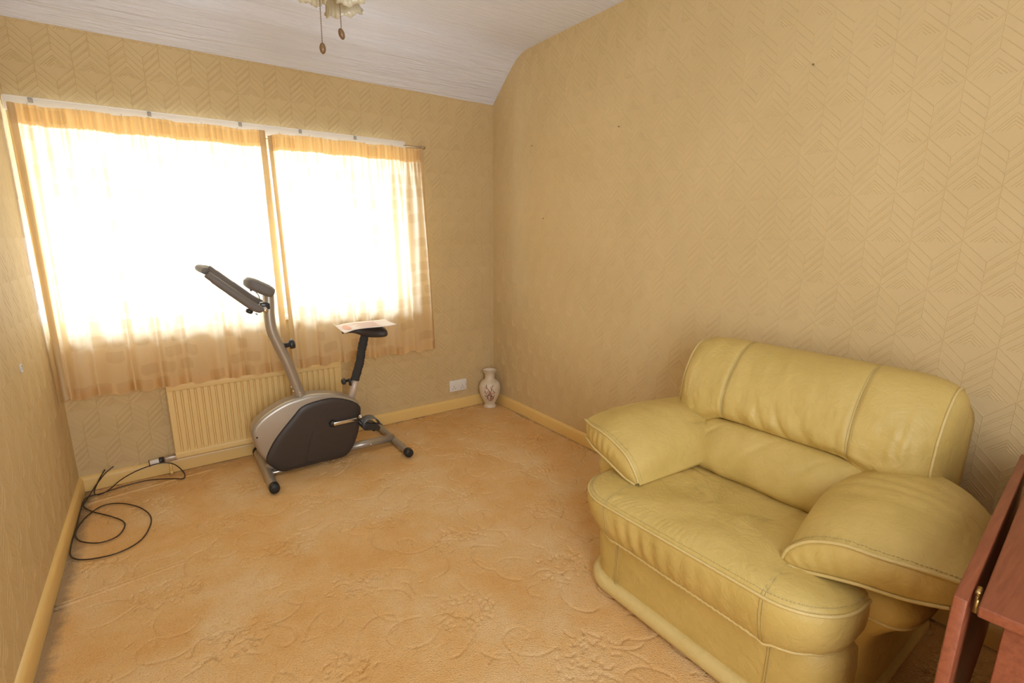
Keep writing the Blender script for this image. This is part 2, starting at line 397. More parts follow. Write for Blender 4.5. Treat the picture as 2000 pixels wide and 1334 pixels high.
# floor
def carved_floor():
    """carpet pile as a height field, its scroll and flower pattern carved as grooves"""
    x0, x1, y0, y1, st = XW, 0.0, -3.2, 0.0, .004
    nx, ny = int((x1-x0)/st)+1, int((y1-y0)/st)+1
    X = np.linspace(x0, x1, nx); Y = np.linspace(y0, y1, ny); dx, dy = X[1]-X[0], Y[1]-Y[0]
    H = np.zeros((ny, nx), np.float32); rg = random.Random(11)
    def stamp(px, py, dep, sg):
        i, j = int((px-x0)/dx), int((py-y0)/dy); w = 3
        if i < w or j < w or i >= nx-w-1 or j >= ny-w-1: return
        gx = np.exp(-((X[i-w:i+w+1]-px)/sg)**2); gy = np.exp(-((Y[j-w:j+w+1]-py)/sg)**2)
        H[j-w:j+w+1, i-w:i+w+1] = np.minimum(H[j-w:j+w+1, i-w:i+w+1], -dep*gy[:, None]*gx[None, :])
    def stroke(P, dep=.0058, sg=.0036, gap=0):
        P = catmull([Vector((a, b, 0)) for a, b in P], 10)
        L = sum((b-a).length for a, b in zip(P, P[1:])); n = max(4, int(L/.0022)); ph = rg.uniform(0, 9)
        for k in range(n):
            t = k/n*(len(P)-1); i = int(t); p = P[i].lerp(P[i+1], t-i)
            a = noise.noise(Vector((p.x*14+ph, p.y*14, ph)))
            if a < -.22: continue
            stamp(p.x, p.y, dep*min(1, .35+1.6*max(0, a+.22)), sg)
    def loc(cx, cy, a, pts, sc=1):
        c, s_ = math.cos(a), math.sin(a); return [(cx+sc*(c*u-s_*v), cy+sc*(s_*u+c*v)) for u, v in pts]
    for row in range(-1, 10):
        for col in range(-1, 8):
            cx = x0+.10+col*.44+(.22 if row % 2 else 0)+rg.uniform(-.03, .03); cy = -.05-row*.36+rg.uniform(-.03, .03)
            if not (x0-.2 < cx < .2 and -3.3 < cy < .2): continue
            a = (.5 if row % 2 else 2.4)+rg.uniform(-.4, .4)
            # flower head: ragged little petals and dimples
            for k in range(58):
                rr, an = .105*math.sqrt(rg.random()), rg.uniform(0, 2*PI); px, py = cx+rr*math.cos(an)*1.15, cy+rr*math.sin(an)*.85
                if rg.random() < .45:
                    stamp(px, py, .0080, rg.uniform(.0035, .006))
                else:
                    b = rg.uniform(0, 2*PI); l = rg.uniform(.008, .022); c2 = rg.uniform(-.008, .008)
                    stroke([(px, py), (px+l*math.cos(b)-c2*math.sin(b), py+l*math.sin(b)+c2*math.cos(b)), (px+2*l*math.cos(b), py+2*l*math.sin(b))], .0078, .0036)
            # scrolls and long leaves around it
            stroke(loc(cx, cy, a, [(.10, .0), (.15, .05), (.23, .06), (.28, .01), (.25, -.04), (.20, -.03), (.205, .0)]))
            stroke(loc(cx, cy, a+2.2, [(.09, .02), (.16, .07), (.24, .05), (.27, -.02), (.22, -.06), (.14, -.05), (.10, -.01)]))
            stroke(loc(cx, cy, a+4.1, [(.08, -.03), (.14, -.08), (.22, -.07), (.26, -.02), (.24, .03), (.20, .03)]))
            stroke(loc(cx, cy, a+1.1, [(.13, .0), (.19, .03), (.26, .0), (.30, -.05)]))
            stroke(loc(cx, cy, a+3.3, [(.12, .03), (.18, .0), (.20, -.05), (.17, -.08), (.14, -.06)]))
    yy, xx = np.meshgrid(Y, X, indexing='ij')
    H = H+.0012*np.sin(xx*9+1.3*np.sin(yy*7))*np.sin(yy*8+.9*np.sin(xx*11))-.0012
    H[0, :] = H[-1, :] = 0; H[:, 0] = H[:, -1] = 0
    co = np.stack([xx, yy, H], -1).reshape(-1, 3).astype(np.float32)
    idx = np.arange(nx*ny).reshape(ny, nx); q = np.stack([idx[:-1, :-1], idx[:-1, 1:], idx[1:, 1:], idx[1:, :-1]], -1).reshape(-1, 4)
    # surrounding flat carpet and the slab below
    ex = np.array([[XW-.12, YB-.1, 0], [.12, YB-.1, 0], [.12, y0, 0], [XW-.12, y0, 0], [XW-.12, YB-.1, -.1], [.12, YB-.1, -.1], [.12, .24, -.1], [XW-.12, .24, -.1]], np.float32)
    n0 = len(co); co = np.concatenate([co, ex]); q = np.concatenate([q, np.array([[n0, n0+1, n0+2, n0+3], [n0+7, n0+6, n0+5, n0+4]])])
    me = bpy.data.meshes.new('floor'); me.vertices.add(len(co)); me.vertices.foreach_set('co', co.ravel())
    me.loops.add(q.size); me.loops.foreach_set('vertex_index', q.ravel().astype(np.int32))
    me.polygons.add(len(q)); me.polygons.foreach_set('loop_start', np.arange(0, q.size, 4, dtype=np.int32)); me.polygons.foreach_set('loop_total', np.full(len(q), 4, np.int32))
    me.update(calc_edges=True); me.validate()
    o = link('floor', me, CARPET); o['kind'] = 'structure'
carved_floor()
# skirtings with a small chamfer
def skirt(name, a, b, nrm):
    a, b, nrm = Vector(a), Vector(b), Vector(nrm); P = []
    for o_, z in ((0, -.0), (.016, -.0), (.016, .060), (.013, .070), (.006, .077), (0, .079)):
        P.append([a+nrm*o_+Vector((0, 0, z)), b+nrm*o_+Vector((0, 0, z))])
    mb = MB().grid(P); o = struct(name, mb, SKIRT, smooth=True); sharp(o, .5)
skirt('baseboard_window', (XW, 0, 0), (0, 0, 0), (0, -1, 0))
skirt('baseboard_right', (0, 0, 0), (0, YB, 0), (-1, 0, 0))
skirt('baseboard_left', (XW, YB, 0), (XW, 0, 0), (1, 0, 0))
# raised carpet joins
for nm, a, b in (('trim_1', (105, 1190), (362, 1098)), ('trim_2', (150, 990), (420, 915))):
    A, B = at(*a, Z=0), at(*b, Z=0); mb = MB()
    for off, r in ((0, .007), (.02, .006))[:2 if nm == 'trim_1' else 1]:
        pts = []
        for k in range(41):
            p = A.lerp(B, k/40); p.y += off+.003*noise.noise(Vector((k*.4, off*9, 0))); p.z = -.003+.0012*noise.noise(Vector((k*.9, 3, 0))); pts.append(p)
        mb.tube(pts, r, 8)
    struct(nm, mb, CARPET, smooth=True)

# window
wroot = bpy.data.objects.new('window_1', None); COL.objects.link(wroot); wroot.location = (-1.6, .12, WZ0); ORIG[wroot] = Vector((-1.6, .12, WZ0)); wroot['kind'] = 'structure'
mb = MB(); fw = .055
mb.box(WX0, WX1, .12, .18, WZ0, WZ0+fw).box(WX0, WX1, .12, .18, WZ1-fw, WZ1)
xs = [WX0, WX0+.60, WX0+1.205, WX1]
for x, hw_ in ((WX0+.011, .011), (xs[1], fw/2), (xs[2], fw/2), (WX1-fw/2, fw/2)): mb.box(x-hw_, x+hw_, .12, .18, WZ0+fw, WZ1-fw)
part('window_frame', mb, UPVC, wroot, bevel=.004, smooth=False)
for a, b in zip(xs, xs[1:]):
    mb = MB().box(a+fw/2, b-fw/2, .148, .152, WZ0+fw, WZ1-fw); part('pane', mb, GLASS, wroot, smooth=False)
mb = MB().box(WX0+.002, WX1-.002, -.018, .12, WZ0-.003, WZ0+.018); part('window_sill', mb, UPVC, wroot, bevel=.004, smooth=False)

# ------------------------------------------------------------------ radiator
RX0, RX1, RZ0, RZ1, RY = -2.118, -1.20, .092, .508, -.064
rad = thing('radiator', (-1.66, -.05, RZ0), 'cream ribbed panel radiator below the curtained window', 'radiator')
mb = MB(); N = 27; pitch = (RX1-RX0-.05)/N; rows = [[], []]
xs_ = [RX0, RX0+.0]; P0, P1 = [], []
def rp(x, dy):
    P0.append((x, RY+dy)); 
rp(RX0, .03); rp(RX0, .004); rp(RX0+.004, 0)
for i in range(N):
    x = RX0+.025+i*pitch
    rp(x+.002, 0); rp(x+.0065, .011); rp(x+.0105, .011); rp(x+.015, 0)
rp(RX1-.004, 0); rp(RX1, .004); rp(RX1, .03)
G = []
for z, k in ((RZ0+.030, 0), (RZ0+.042, 1), (RZ1-.042, 1), (RZ1-.030, 0)):
    G.append([(x, y if k or y > RY+.0115 else RY, z) for x, y in P0])
mb.grid(G)
o = part('front_panel', mb, RADM, rad); sharp(o, .35)
mb = MB()
for za, zb in ((RZ0, RZ0+.034), (RZ1-.034, RZ1)):
    mb.box(RX0, RX1, RY-.003, RY+.03, za, zb)
part('rail', mb, RADM, rad, bevel=.005, seg=3)
mb = MB().box(RX0+.01, RX1-.01, RY+.028, RY+.034, RZ0+.01, RZ1-.01); part('back_panel', mb, RADM, rad)
for x in (RX0+.12, RX1-.12): part('bracket', MB().box(x, x+.03, RY+.034, -.001, RZ0+.05, RZ1-.05), RADM, rad)
# valve at its left foot
va = thing('radiator_valve', (RX0-.03, RY+.01, 0), 'white thermostatic valve with black collar at the radiator foot', 'valve')
p = at(325, 897, Y=RY+.012); z_ = p.z
def hx(u): return at(u, 900, Y=RY+.012).x
mb = MB().lathe([(0, 0), (.012, 0), (.015, .004), (.015, .050), (.012, .056), (0, .056)], (hx(291), RY+.012, z_-.004), 20, (1, 0, .06))
part('thermostat_head', mb, WHITE, va)
mb = MB().lathe([(0, 0), (.0165, 0), (.0175, .003), (.0165, .022), (0, .022)], (hx(311), RY+.012, z_), 20, (1, 0, .06)); part('collar', mb, BLACKP, va)
mb = MB().box(hx(322), hx(345)+.004, RY, RY+.026, z_-.012, z_+.014); part('valve_body', mb, newmat('dull_chrome', (.6, .55, .5), .35, .8), va, bevel=.003)
mb = MB().tube([(hx(332), RY+.012, z_-.01), (hx(332), RY+.012, .0)], .006, 12); mb.sphere((hx(332), RY+.012, .018), .010, 8)
part('pipe', mb, SKIRT, va)
mb = MB().lathe([(0, 0), (.018, 0), (.018, .003), (0, .003)], (hx(291)-.001, RY+.012, z_-.004), 16, (1, 0, .06)); part('end_ring', mb, BLACKP, va)

# ------------------------------------------------------------------ curtains
def curtain(name, label, xt, xb, ztop, zbot, ph, y0=-.085, seed=1, lean=None, right_bunch=0, droop=0):
    root = thing(name, ((xt[0]+xt[1])/2, y0, zbot), label, 'curtain', None)
    NU, NV = 330, 90; head = .085
    wd = abs(xt[1]-xt[0]); rnd = random.Random(seed); K = int(wd/.075)
    offs = [rnd.uniform(-.35, .35) for _ in range(K+3)]
    def warpu(u):
        k = u*K; i = int(k); f = k-i; return (k+offs[i]*(1-f)+offs[i+1]*f)
    def P(u, v):   # v 0 top .. 1 bottom
        x0 = xt[0]+(xb[0]-xt[0])*v; x1 = xt[1]+(xb[1]-xt[1])*v
        if lean: x0, x1 = lean(v, x0, x1)
        x = x0+(x1-x0)*u
        t = max(0, (v-.05)/.95)
        fold = math.sin(warpu(u)*2*PI*.62+ph+.5*math.sin(3*v+u*9))
        fold2 = math.sin(warpu(u)*2*PI*1.37+ph*2+1.3*v)
        fine = math.sin(u*wd/.0125*2*PI*.5+3*noise.noise(Vector((u*30, 0, seed))))
        kf = 1-sstep(.03, .22, v)
        y = y0 - .028*fold*sstep(0.04, .5, v)*(.7+.5*noise.noise(Vector((u*5, v*1.5, seed)))) - .012*fold2*(1-.3*v)*sstep(.03, .2, v) - (.0060*fine+.003*fold2)*kf
        y += -.030*t
        z = ztop-(ztop-zbot)*v + (.010*noise.noise(Vector((u*14, 2, seed)))+.012*fold)*v
        z += (.004*noise.noise(Vector((u*60, 0, seed))))*(1-v)
        if droop: z -= droop*gs(u-.0, .045)*sstep(1, .0, v)*(1 if u < .2 else 0)
        z -= .006*gs((u*4) % 1-.5, .2)*(1-v)
        x += .006*math.cos(warpu(u)*2*PI*.62)*v
        return Vector((x, y, z))
    def sheet(v0, v1, nv, mat, nm, par, off=0):
        pts = [[P(i/NU, v0+(v1-v0)*j/nv)+Vector((0, off, 0)) for i in range(NU+1)] for j in range(nv+1)]
        me = bpy.data.meshes.new(nm); w = NU+1
        fs = [(j*w+i, j*w+i+1, (j+1)*w+i+1, (j+1)*w+i) for j in range(nv) for i in range(NU)]
        me.from_pydata([tuple(p) for r in pts for p in r], [], fs)
        uvl = me.uv_layers.new(name='UVMap'); width = wd*1.35
        dat = []
        for f in fs:
            for vi in f:
                j, i = divmod(vi, w); dat += [i/NU*width+seed*.37, (v0+(v1-v0)*j/nv)*(ztop-zbot)]
        uvl.data.foreach_set('uv', dat)
        return link(nm, me, mat, par)
    hv = head/(ztop-zbot)
    sheet(0, 1, NV, CURTAIN, 'cloth', root)
    sheet(0, hv, 10, HEADER, 'header_tape', root, .003)
    sheet(1-.035, 1, 4, HEADER, 'bottom_hem', root, .0025)
    # side hems
    for ua, ub in ((0, .026), (.968, 1)):
        pts = [[P(ua+(ub-ua)*k/3, v/60)+Vector((0, -.003-.008*math.sin(PI*k/3), 0)) for k in range(4)] for v in range(61)]
        mb = MB().grid(pts)
        me = mb.mesh(); me.uv_layers.new(name='UVMap'); link('side_hem', me, HEM, root)
    # rail hooks
    for k in range(int(wd/.16)+1):
        p = P(min(1, (k+.4)*.16/wd), 0); mb = MB().tube([p+Vector((0, .008, -.03)), p+Vector((0, .010, .006)), p+Vector((0, .016, .010))], .0016, 6)
        part('hook', mb, WHITE, root)
    return root
curtain('curtain', 'cream patterned curtain left of the gap, the wider one, beside the left wall', (-2.512, -1.520), (-2.520, -1.506), 1.838, .520, .6, seed=1, y0=-.098)
curtain('curtain', 'cream patterned curtain right of the gap, the narrower one, falling beside the bare wall', (-1.510, -.598), (-1.498, -.560), 1.835, .520, 2.1, seed=4, y0=-.092, droop=.02)
# rail
rl = thing('curtain_rail', (-1.6, -.05, 1.86), 'white curtain rail across the top of the window', 'curtain rail')
mb = MB().box(XW+.002, -.70, -.050, -.044, 1.815, 1.876).box(XW+.002, -.70, -.052, -.034, 1.872, 1.877); part('track', mb, WHITE, rl, bevel=.0015)
mb = MB().tube([(-.71, -.046, 1.853), (-.60, -.046, 1.853), (-.575, -.045, 1.853), (-.568, -.03, 1.853)], .0055, 8); mb.box(-.585, -.56, -.05, -.0, 1.845, 1.861)
part('rail_end', mb, newmat('tarnished_rail', (.45, .33, .2), .5, .3), rl)
for x in (-2.44, -2.02, -1.63, -1.33, -1.02):
    mb = MB().box(x-.008, x+.008, -.056, -.001, 1.853, 1.874); part('rail_bracket', mb, newmat('grey_clip', (.35, .33, .3), .5), rl, bevel=.002)

# ------------------------------------------------------------------ socket, wall patch, nails
so = thing('wall_socket', (-.328, -.0, .183), 'white double wall socket low on the window wall beside the vase', 'socket')
mb = MB().box(-.401, -.255, -.011, -.0005, .140, .226); part('face_plate', mb, WHITE, so, bevel=.004, seg=3)
for cx in (-.364, -.292):
    mb = MB()
    for dx, dz, w_, h_ in ((0, -.006, .004, .009), (-.011, -.022, .007, .004), (.011, -.022, .007, .004)):
        mb.box(cx+dx-w_/2, cx+dx+w_/2, -.0116, -.010, .183+dz-h_/2, .183+dz+h_/2)
    part('pin_hole', mb, BLACKP, so, smooth=False)
    x = cx+(.018 if cx < -.33 else -.018)
    mb = MB().box(x-.006, x+.006, -.0150, -.010, .196, .214); part('switch', mb, WHITE, so, bevel=.0015)
for x in (-.394, -.262):
    mb = MB().lathe([(0, 0), (.003, 0), (.003, .002), (0, .002)], (x, -.0115, .183), 10, (0, 1, 0)); part('screw', mb, CHROME, so)
wp = at(40, 720, X=XW)
mb = MB().lathe([(0, -.001), (.016, -.001), (.018, .001), (.016, .004), (.012, .0045), (.0115, .003), (.004, .003), (.003, .005), (0, .005)], (XW, wp.y, wp.z), 24, (1, 0, 0))
o = link('cover_plate', mb.mesh(), newmat('pale_grey_plastic', (.6, .6, .55), .5), None, loc=(XW, wp.y, wp.z)); meta(o, 'small round pale plate on the left wall below window height', 'wall plate')
NAILM = newmat('nail_rust', (.22, .13, .06), .6)
for (u, v), lb in (((1590, 127), 'brown nail highest on the right wall, above the armchair'), ((1210, 248), 'small nail in the right wall below the end of the ceiling line'),
                   ((1040, 285), 'small nail in the right wall near the corner, upper of its line'), ((1062, 427), 'tiny nail in the right wall, level with the middle of the window')):
    p = at(u, v, X=0)
    mb = MB().lathe([(0, -.003), (.0012, -.003), (.0012, .007), (.0034 if u > 1500 else .003, .007), (.003, .009), (0, .0095)], p, 10, (-1, 0, .15))
    o = link('nail', mb.mesh(), NAILM, None, loc=p); meta(o, lb, 'nail', 'nails left in the right wall')

# ------------------------------------------------------------------ vase
vz = thing('vase', (-.105, -.105, 0), 'white ceramic baluster vase with a brown blossom motif in the room corner', 'vase')
VP = [(0, .002), (.040, .0), (.043, .004), (.042, .014), (.037, .022), (.041, .038), (.056, .075), (.069, .115), (.075, .155), (.073, .185), (.062, .212), (.045, .228), (.036, .240), (.034, .262), (.037, .282), (.046, .296), (.052, .304), (.053, .308), (.050, .310), (.042, .300), (.031, .284), (.026, .26), (.03, .235), (.03, .22), (0, .218)]
VPs = [(p.x*1.10, p.y*.94) for p in catmull([Vector((a, b, 0)) for a, b in VP], 4)]
def vase_mat():
    m = newmat('glazed_ceramic', (.70, .60, .46), .22); v = coords(m)
    ln(m, ramp(m, noi(m, v, 12, 3), [(.3, (.66, .55, .40)), (.7, (.74, .65, .51))]), bsdf(m).inputs['Base Color']); return m
mb = MB().lathe([(max(0, r), z) for r, z in VPs], (-.105, -.105, 0), 48); part('body', mb, vase_mat(), vz)
# painted blossom branch: thin strokes following the glaze
def vr(z):
    best = .07
    for (r0, z0), (r1, z1) in zip(VPs[:60], VPs[1:61]):
        if z0 <= z <= z1 and r0 > .02: best = r0+(r1-r0)*(z-z0)/max(1e-6, z1-z0)
    return best
a0 = math.atan2(CAMP.y+.105, CAMP.x+.105)
def onv(a, z, o=.0006): r = vr(z)+o; return Vector((-.105+r*math.cos(a0+a), -.105+r*math.sin(a0+a), z))
mb = MB()
for (A, Bq, r) in [((.42, .075), (-.38, .195), .0022), ((-.35, .075), (.35, .19), .002), ((.30, .065), (-.10, .125), .0022), ((-.30, .10), (.15, .13), .0018), ((.5, .13), (.1, .17), .0016), ((-.1, .06), (-.45, .15), .002), ((.10, .06), (.5, .11), .0018), ((0, .062), (.2, .12), .0022), ((-.5, .11), (-.2, .09), .0018)]:
    mb.tube([onv(A[0]+(Bq[0]-A[0])*k/10+.05*math.sin(k*1.3), A[1]+(Bq[1]-A[1])*k/10) for k in range(11)], r, 6)
part('painted_branch', mb, newmat('brown_enamel', (.16, .045, .02), .35), vz)
mb = MB()
rv = random.Random(3)
for k in range(9):
    a, z = rv.uniform(-.4, .4), rv.uniform(.07, .19)
    for q in range(5):
        mb.sphere(onv(a+.085*math.cos(q*1.257), z+.006*math.sin(q*1.257), -.001), .0038, 6)
part('painted_blossom', mb, newmat('blossom_enamel', (.62, .33, .22), .35), vz)
mb = MB().lathe([(.0575, .288), (.0592, .2905), (.0575, .2925)], (-.105, -.105, 0), 40); part('rim_line', mb, newmat('rim_brown', (.35, .22, .13), .3), vz)

# ------------------------------------------------------------------ cables
def cable(name, pts, r, label):
    pts = catmull(pts, 10); mb = MB().tube(pts, r, 8)
    o = link(name, mb.mesh(), CABLE, None, loc=pts[0]); meta(o, label, 'cable')
F = lambda u, v, z=.006: at(u, v, Z=z)
WB = lambda u, v, y=-.03: at(u, v, Y=y)
cable('aerial_cable', [WB(222, 911, -.05), WB(205, 925, -.06), WB(186, 950, -.06), F(170, 975, .02), F(163, 988), F(180, 999), F(215, 1008), F(240, 1018), F(243, 1030), F(228, 1048), F(195, 1060), F(160, 1058), F(148, 1047), F(152, 1030), F(170, 1008), F(200, 988), F(235, 983), F(270, 990), F(292, 1005), F(294, 1025), F(275, 1055), F(235, 1078), F(190, 1090), F(155, 1093), F(138, 1085), F(140, 1060), F(149, 1030), F(158, 995), F(168, 973), F(200, 963), F(240, 950), F(290, 938), F(335, 935), F(357, 935), F(361, 927, .012), WB(352, 915, -.11), WB(338, 906, -.115), WB(318, 904, -.115), WB(292, 910, -.11), WB(262, 922, -.10), WB(235, 938, -.09), F(215, 955, .01), F(195, 966, .012), WB(184, 962, -.065), WB(192, 940, -.055), WB(205, 917, -.05)], .0028,
      'long thin black cable coiled on the carpet below the radiator valve')

# ------------------------------------------------------------------ exercise bike
BY = -.345
bk = thing('exercise_bike', (-1.35, BY, 0), 'silver and black upright exercise bike in front of the window', 'exercise bike')
B = lambda u, v, dy=0: at(u, v, Y=BY+dy)
# flywheel cover: side outline, symmetric about the bike plane
HW = .052
cov = [(492, 852), (494, 838), (508, 820), (530, 803), (556, 788), (580, 779), (610, 771), (640, 769), (668, 772), (690, 779), (701, 786), (704, 800), (703, 822), (698, 848), (688, 875), (674, 896), (640, 909), (600, 918), (575, 921), (553, 924), (535, 915), (519, 900), (505, 884), (498, 868)]
C2 = [B(u, v, -HW) for u, v in cov]; C2 = [Vector((p.x, 0, max(p.z, .022))) for p in C2]
C2 = catmull(C2, 5, True); cc = sum(C2, Vector())/len(C2)
def inset(P, d):
    out = []; n = len(P)
    for i in range(n):
        t = (P[(i+1) % n]-P[i-1]).normalized(); nn = Vector((t.z, 0, -t.x))
        if nn.dot(cc-P[i]) < 0: nn = -nn
        out.append(P[i]+nn*d)
    return out
rings = []
for d, y in ((.020, -HW), (.010, -HW+.002), (.003, -HW+.009), (0, -HW+.020), (0, HW-.02), (.003, HW-.009), (.010, HW-.002), (.02, HW)):
    rings.append([Vector((p.x, BY+y, p.z)) for p in inset(C2, d)])
mb = MB().grid(rings, closeu=True); n = len(C2)
mb.add(rings[0], [tuple(range(n))]); mb.add(rings[-1], [tuple(range(n))])
o = part('flywheel_cover', mb, SILVER, bk); sharp(o, .7)
# dark side shells (near and far), sitting proud of the silver housing
dk = [(573, 814), (590, 795), (618, 784), (650, 778), (684, 783), (701, 793), (703, 805), (702, 822), (697, 848), (687, 874), (672, 895), (640, 907), (600, 916), (575, 920), (553, 922), (536, 913), (521, 899), (530, 873), (545, 849)]
for sgn in (-1, 1):
    D = [B(u, v, -HW) for u, v in dk]; D = [Vector((p.x, 0, max(p.z, .024))) for p in D]
    D2 = catmull(D[1:], 5) + [D[0]]
    D2 = catmull(D, 4, True)
    rr_ = []
    for d, y in ((0, HW-.012), (-.0015, HW+.001), (.001, HW+.007), (.008, HW+.011), (.03, HW+.0125)):
        rr_.append([Vector((p.x, BY+sgn*y, p.z)) for p in inset(D2, d)])
    mb = MB().grid(rr_, closeu=True); mb.add(rr_[-1], [tuple(range(len(D2)))])
    o = part('side_shell', mb, DCOVER, bk, label='dark brown plastic side shell'); sharp(o, .6)
    mb = MB().tube([p+Vector((0, sgn*.0005, 0)) for p in rr_[1]], .0022, 6, closed=True); part('seam_trim', mb, BLACKP, bk)
# shallow moulded curve on the near shell
arc = catmull([B(u, v, -HW-.0125) for u, v in ((640, 800), (622, 825), (606, 860), (598, 905))], 8)
mb = MB().tube(arc, .0025, 6); part('moulded_rib', mb, DCOVER, bk)
arc = catmull([B(u, v, -HW-.0125) for u, v in ((560, 912), (620, 897), (676, 884))], 8)
mb = MB().tube(arc, .002, 6); part('moulded_rib', mb, DCOVER, bk)
mb = MB().sphere(B(502, 855, -HW+.001), .005, 6); part('screw_plug', mb, BLACK, bk)
# stabilisers
def stab(u, v, y0, y1, r=.021):
    p = B(u, v, y1-BY); x = p.x; zc = .026
    mb = MB().tube([(x, y0, zc), (x, y1, zc)], r, 20); o = part('stabiliser_bar', mb, SILVER, bk); sharp(o)
    for y, s in ((y0, 1), (y1, -1)):
        mb = MB().lathe([(0, .022), (.018, .022), (.0245, .018), (.026, .010), (.026, -.018), (.0215, -.02)], (x, y, zc), 20, (0, s, 0))
        part('end_cap', mb, BLACK, bk)
    return x
xf = stab(536, 955, -.055, -.575, .024); xr = stab(798, 886, -.075, -.575, .021)
# floor beam to rear
mb = MB().tube([(xr, BY, .040), (-1.33, BY, .046)], .024, 20); part('rear_beam', mb, SILVER, bk)
mb = MB().tube([(xf, BY, .040), (-1.60, BY, .050)], .022, 16); part('front_beam', mb, SILVER, bk)
for p in ((xr-.015, BY-.027, .032), (-1.14, BY-.024, .042)):
    mb = MB().lathe([(0, 0), (.007, 0), (.007, -.006), (0, -.008)], p, 12, (0, 1, 0)); part('bolt', mb, CHROME, bk)
mb = MB().box(xf+.02, xf+.10, BY-.05, BY-.02, .012, .03); part('adjuster', mb, CHROME, bk, bevel=.006)
# handlebar post
pp = [B(590, 782), B(576, 745), B(560, 706), B(543, 672), B(531, 645), B(526, 618), B(525, 590), B(524, 572)]
mb = MB().tube(catmull(pp, 6), .0275, 24); part('handlebar_post', mb, SILVER, bk)
for u, v in ((569, 756), (573, 764), (585, 767)):
    mb = MB().sphere(B(u, v, -.028), .005, 6); part('bolt', mb, CHROME, bk)
kp = B(556, 675)
mb = MB().lathe([(0, 0), (.013, 0), (.013, .022), (.024, .024), (.026, .030), (.026, .046), (.022, .050), (0, .051)], kp, 24, (1, 0, .12)); part('height_knob', mb, BLACKP, bk)
# handlebar loop: two foam grips running back-down
for dy, du, dv, s in ((-.13, 0, 0, -1), (.10, 2, -12, 1)):
    pts = [at(u+du, v+dv, Y=BY+dy) for u, v in ((403, 535), (432, 556), (464, 578), (492, 597), (514, 607))]
    yy = [BY+dy*k for k in (1.0, 1.0, 1.0, .98, .95)]
    pts = [Vector((p.x, y, p.z)) for p, y in zip(pts, yy)]
    mb = MB().tube(catmull(pts, 8), [.014]+[.017]*4+[.019]*8+[.02]*10+[.0205]*6+[.019, .017, .013, .008], 16)
    part('foam_grip', mb, GREYFOAM, bk, label='grey foam handlebar grip')
pa, pb = at(402, 530, Y=BY-.13), at(403, 524, Y=BY+.10)
mb = MB().tube(catmull([pa, (pa+pb)/2+Vector((-.03, 0, .01)), pb], 8), .0155, 14); part('front_bar', mb, GREYFOAM, bk)
c1 = B(515, 600)
mb = MB().tube([c1+Vector((-.012, -.13, .0)), c1+Vector((-.005, .10, .0))], .013, 14); part('handlebar_stem', mb, CHROME, bk)
mb = MB().box(c1.x-.02, c1.x+.03, BY-.028, BY+.028, c1.z-.012, c1.z+.026); part('clamp', mb, BLACKP, bk, bevel=.006)
kc = at(487, 608, Y=BY-.06)
mb = MB().lathe([(0, -.012), (.013, -.01), (.017, -.004), (.017, .008), (.006, .012), (.006, .03), (0, .03)], kc, 16, (.5, 0, 1)); part('tension_knob', mb, BLACKP, bk)
# console
cl, cr2 = at(486, 552, Y=BY-.03), at(530, 571, Y=BY-.03)
ax = (cr2-cl).normalized(); ctr = (cl+cr2)/2; ctr.y = BY-.0; up = Vector((0, 1, 0)).cross(ax); up = -up if up.z < 0 else up
L_ = (cr2-cl).length/2+.022
rings = []
for k in range(13):
    t = -1+2*k/12; wy = .075*(1-abs(t)**4)**.5+.004 if abs(t) < 1 else .004; th = .029*(1-abs(t)**4.0)**.5+.002 if abs(t) < 1 else .002
    rings.append([ctr+ax*L_*t+Vector((0, wy*math.copysign(abs(math.cos(a))**.6, math.cos(a)), 0))+up*th*math.copysign(abs(math.sin(a))**.6, math.sin(a)) for a in [2*PI*q/28 for q in range(28)]])
mb = MB().grid(rings, closeu=True); mb.add(rings[0], [tuple(range(28))]); mb.add(rings[-1], [tuple(range(28))])
cons = part('console', mb, GREYFOAM, bk, label='grey plastic display console')
mb = MB(); sc_ = ctr+up*.0275
q = [sc_+ax*a*.034+Vector((0, b*.05, 0)) for a, b in ((-1, -1), (1, -1), (1, 1), (-1, 1))]; plate(q, up*.004, mb); part('display', mb, newmat('lcd_frame', (.55, .55, .52), .3), cons, bevel=.0015)
mb = MB().tube(catmull([at(492, 565, Y=BY-.03), at(503, 574, Y=BY-.03), at(507, 585, Y=BY-.03), at(503, 596, Y=BY-.02)], 6), .002, 6)
mb.tube(catmull([at(498, 612, Y=BY-.03), at(503, 615, Y=BY-.03), at(501, 612, Y=BY)], 6), .002, 6); part('sensor_wire', mb, BLACKP, bk)
mb = MB().sphere(at(490, 565, Y=BY-.04), (.006, .006, .011), 6); part('console_bracket', mb, BLACKP, bk)
# saddle post, sleeve, knob
mb = MB().tube([B(684, 785), B(697, 733)], .0185, 20); part('saddle_tube', mb, newmat('pale_tube', (.62, .52, .43), .4, .2), bk)
sl = catmull([B(693, 742), B(697, 728), B(703, 706), B(706, 685), B(713, 652)], 8)
rad_ = [.0235+.0022*(k % 2)+.001*math.sin(k) for k in range(len(sl))]
mb = MB().tube(sl, rad_, 18); part('foam_sleeve', mb, BLACKFOAM, bk)
ks = at(672, 745, Y=BY-.0)
mb = MB().lathe([(0, -.014), (.014, -.014), (.019, -.006), (.019, .004), (.008, .010), (.007, .045), (0, .046)], ks, 18, (1, 0, .1)); part('saddle_knob', mb, BLACKP, bk)
mb = MB().box(ks.x+.028, ks.x+.04, BY-.012, BY+.012, ks.z-.03, ks.z+.012); part('saddle_clamp', mb, BLACKP, bk, bevel=.003)
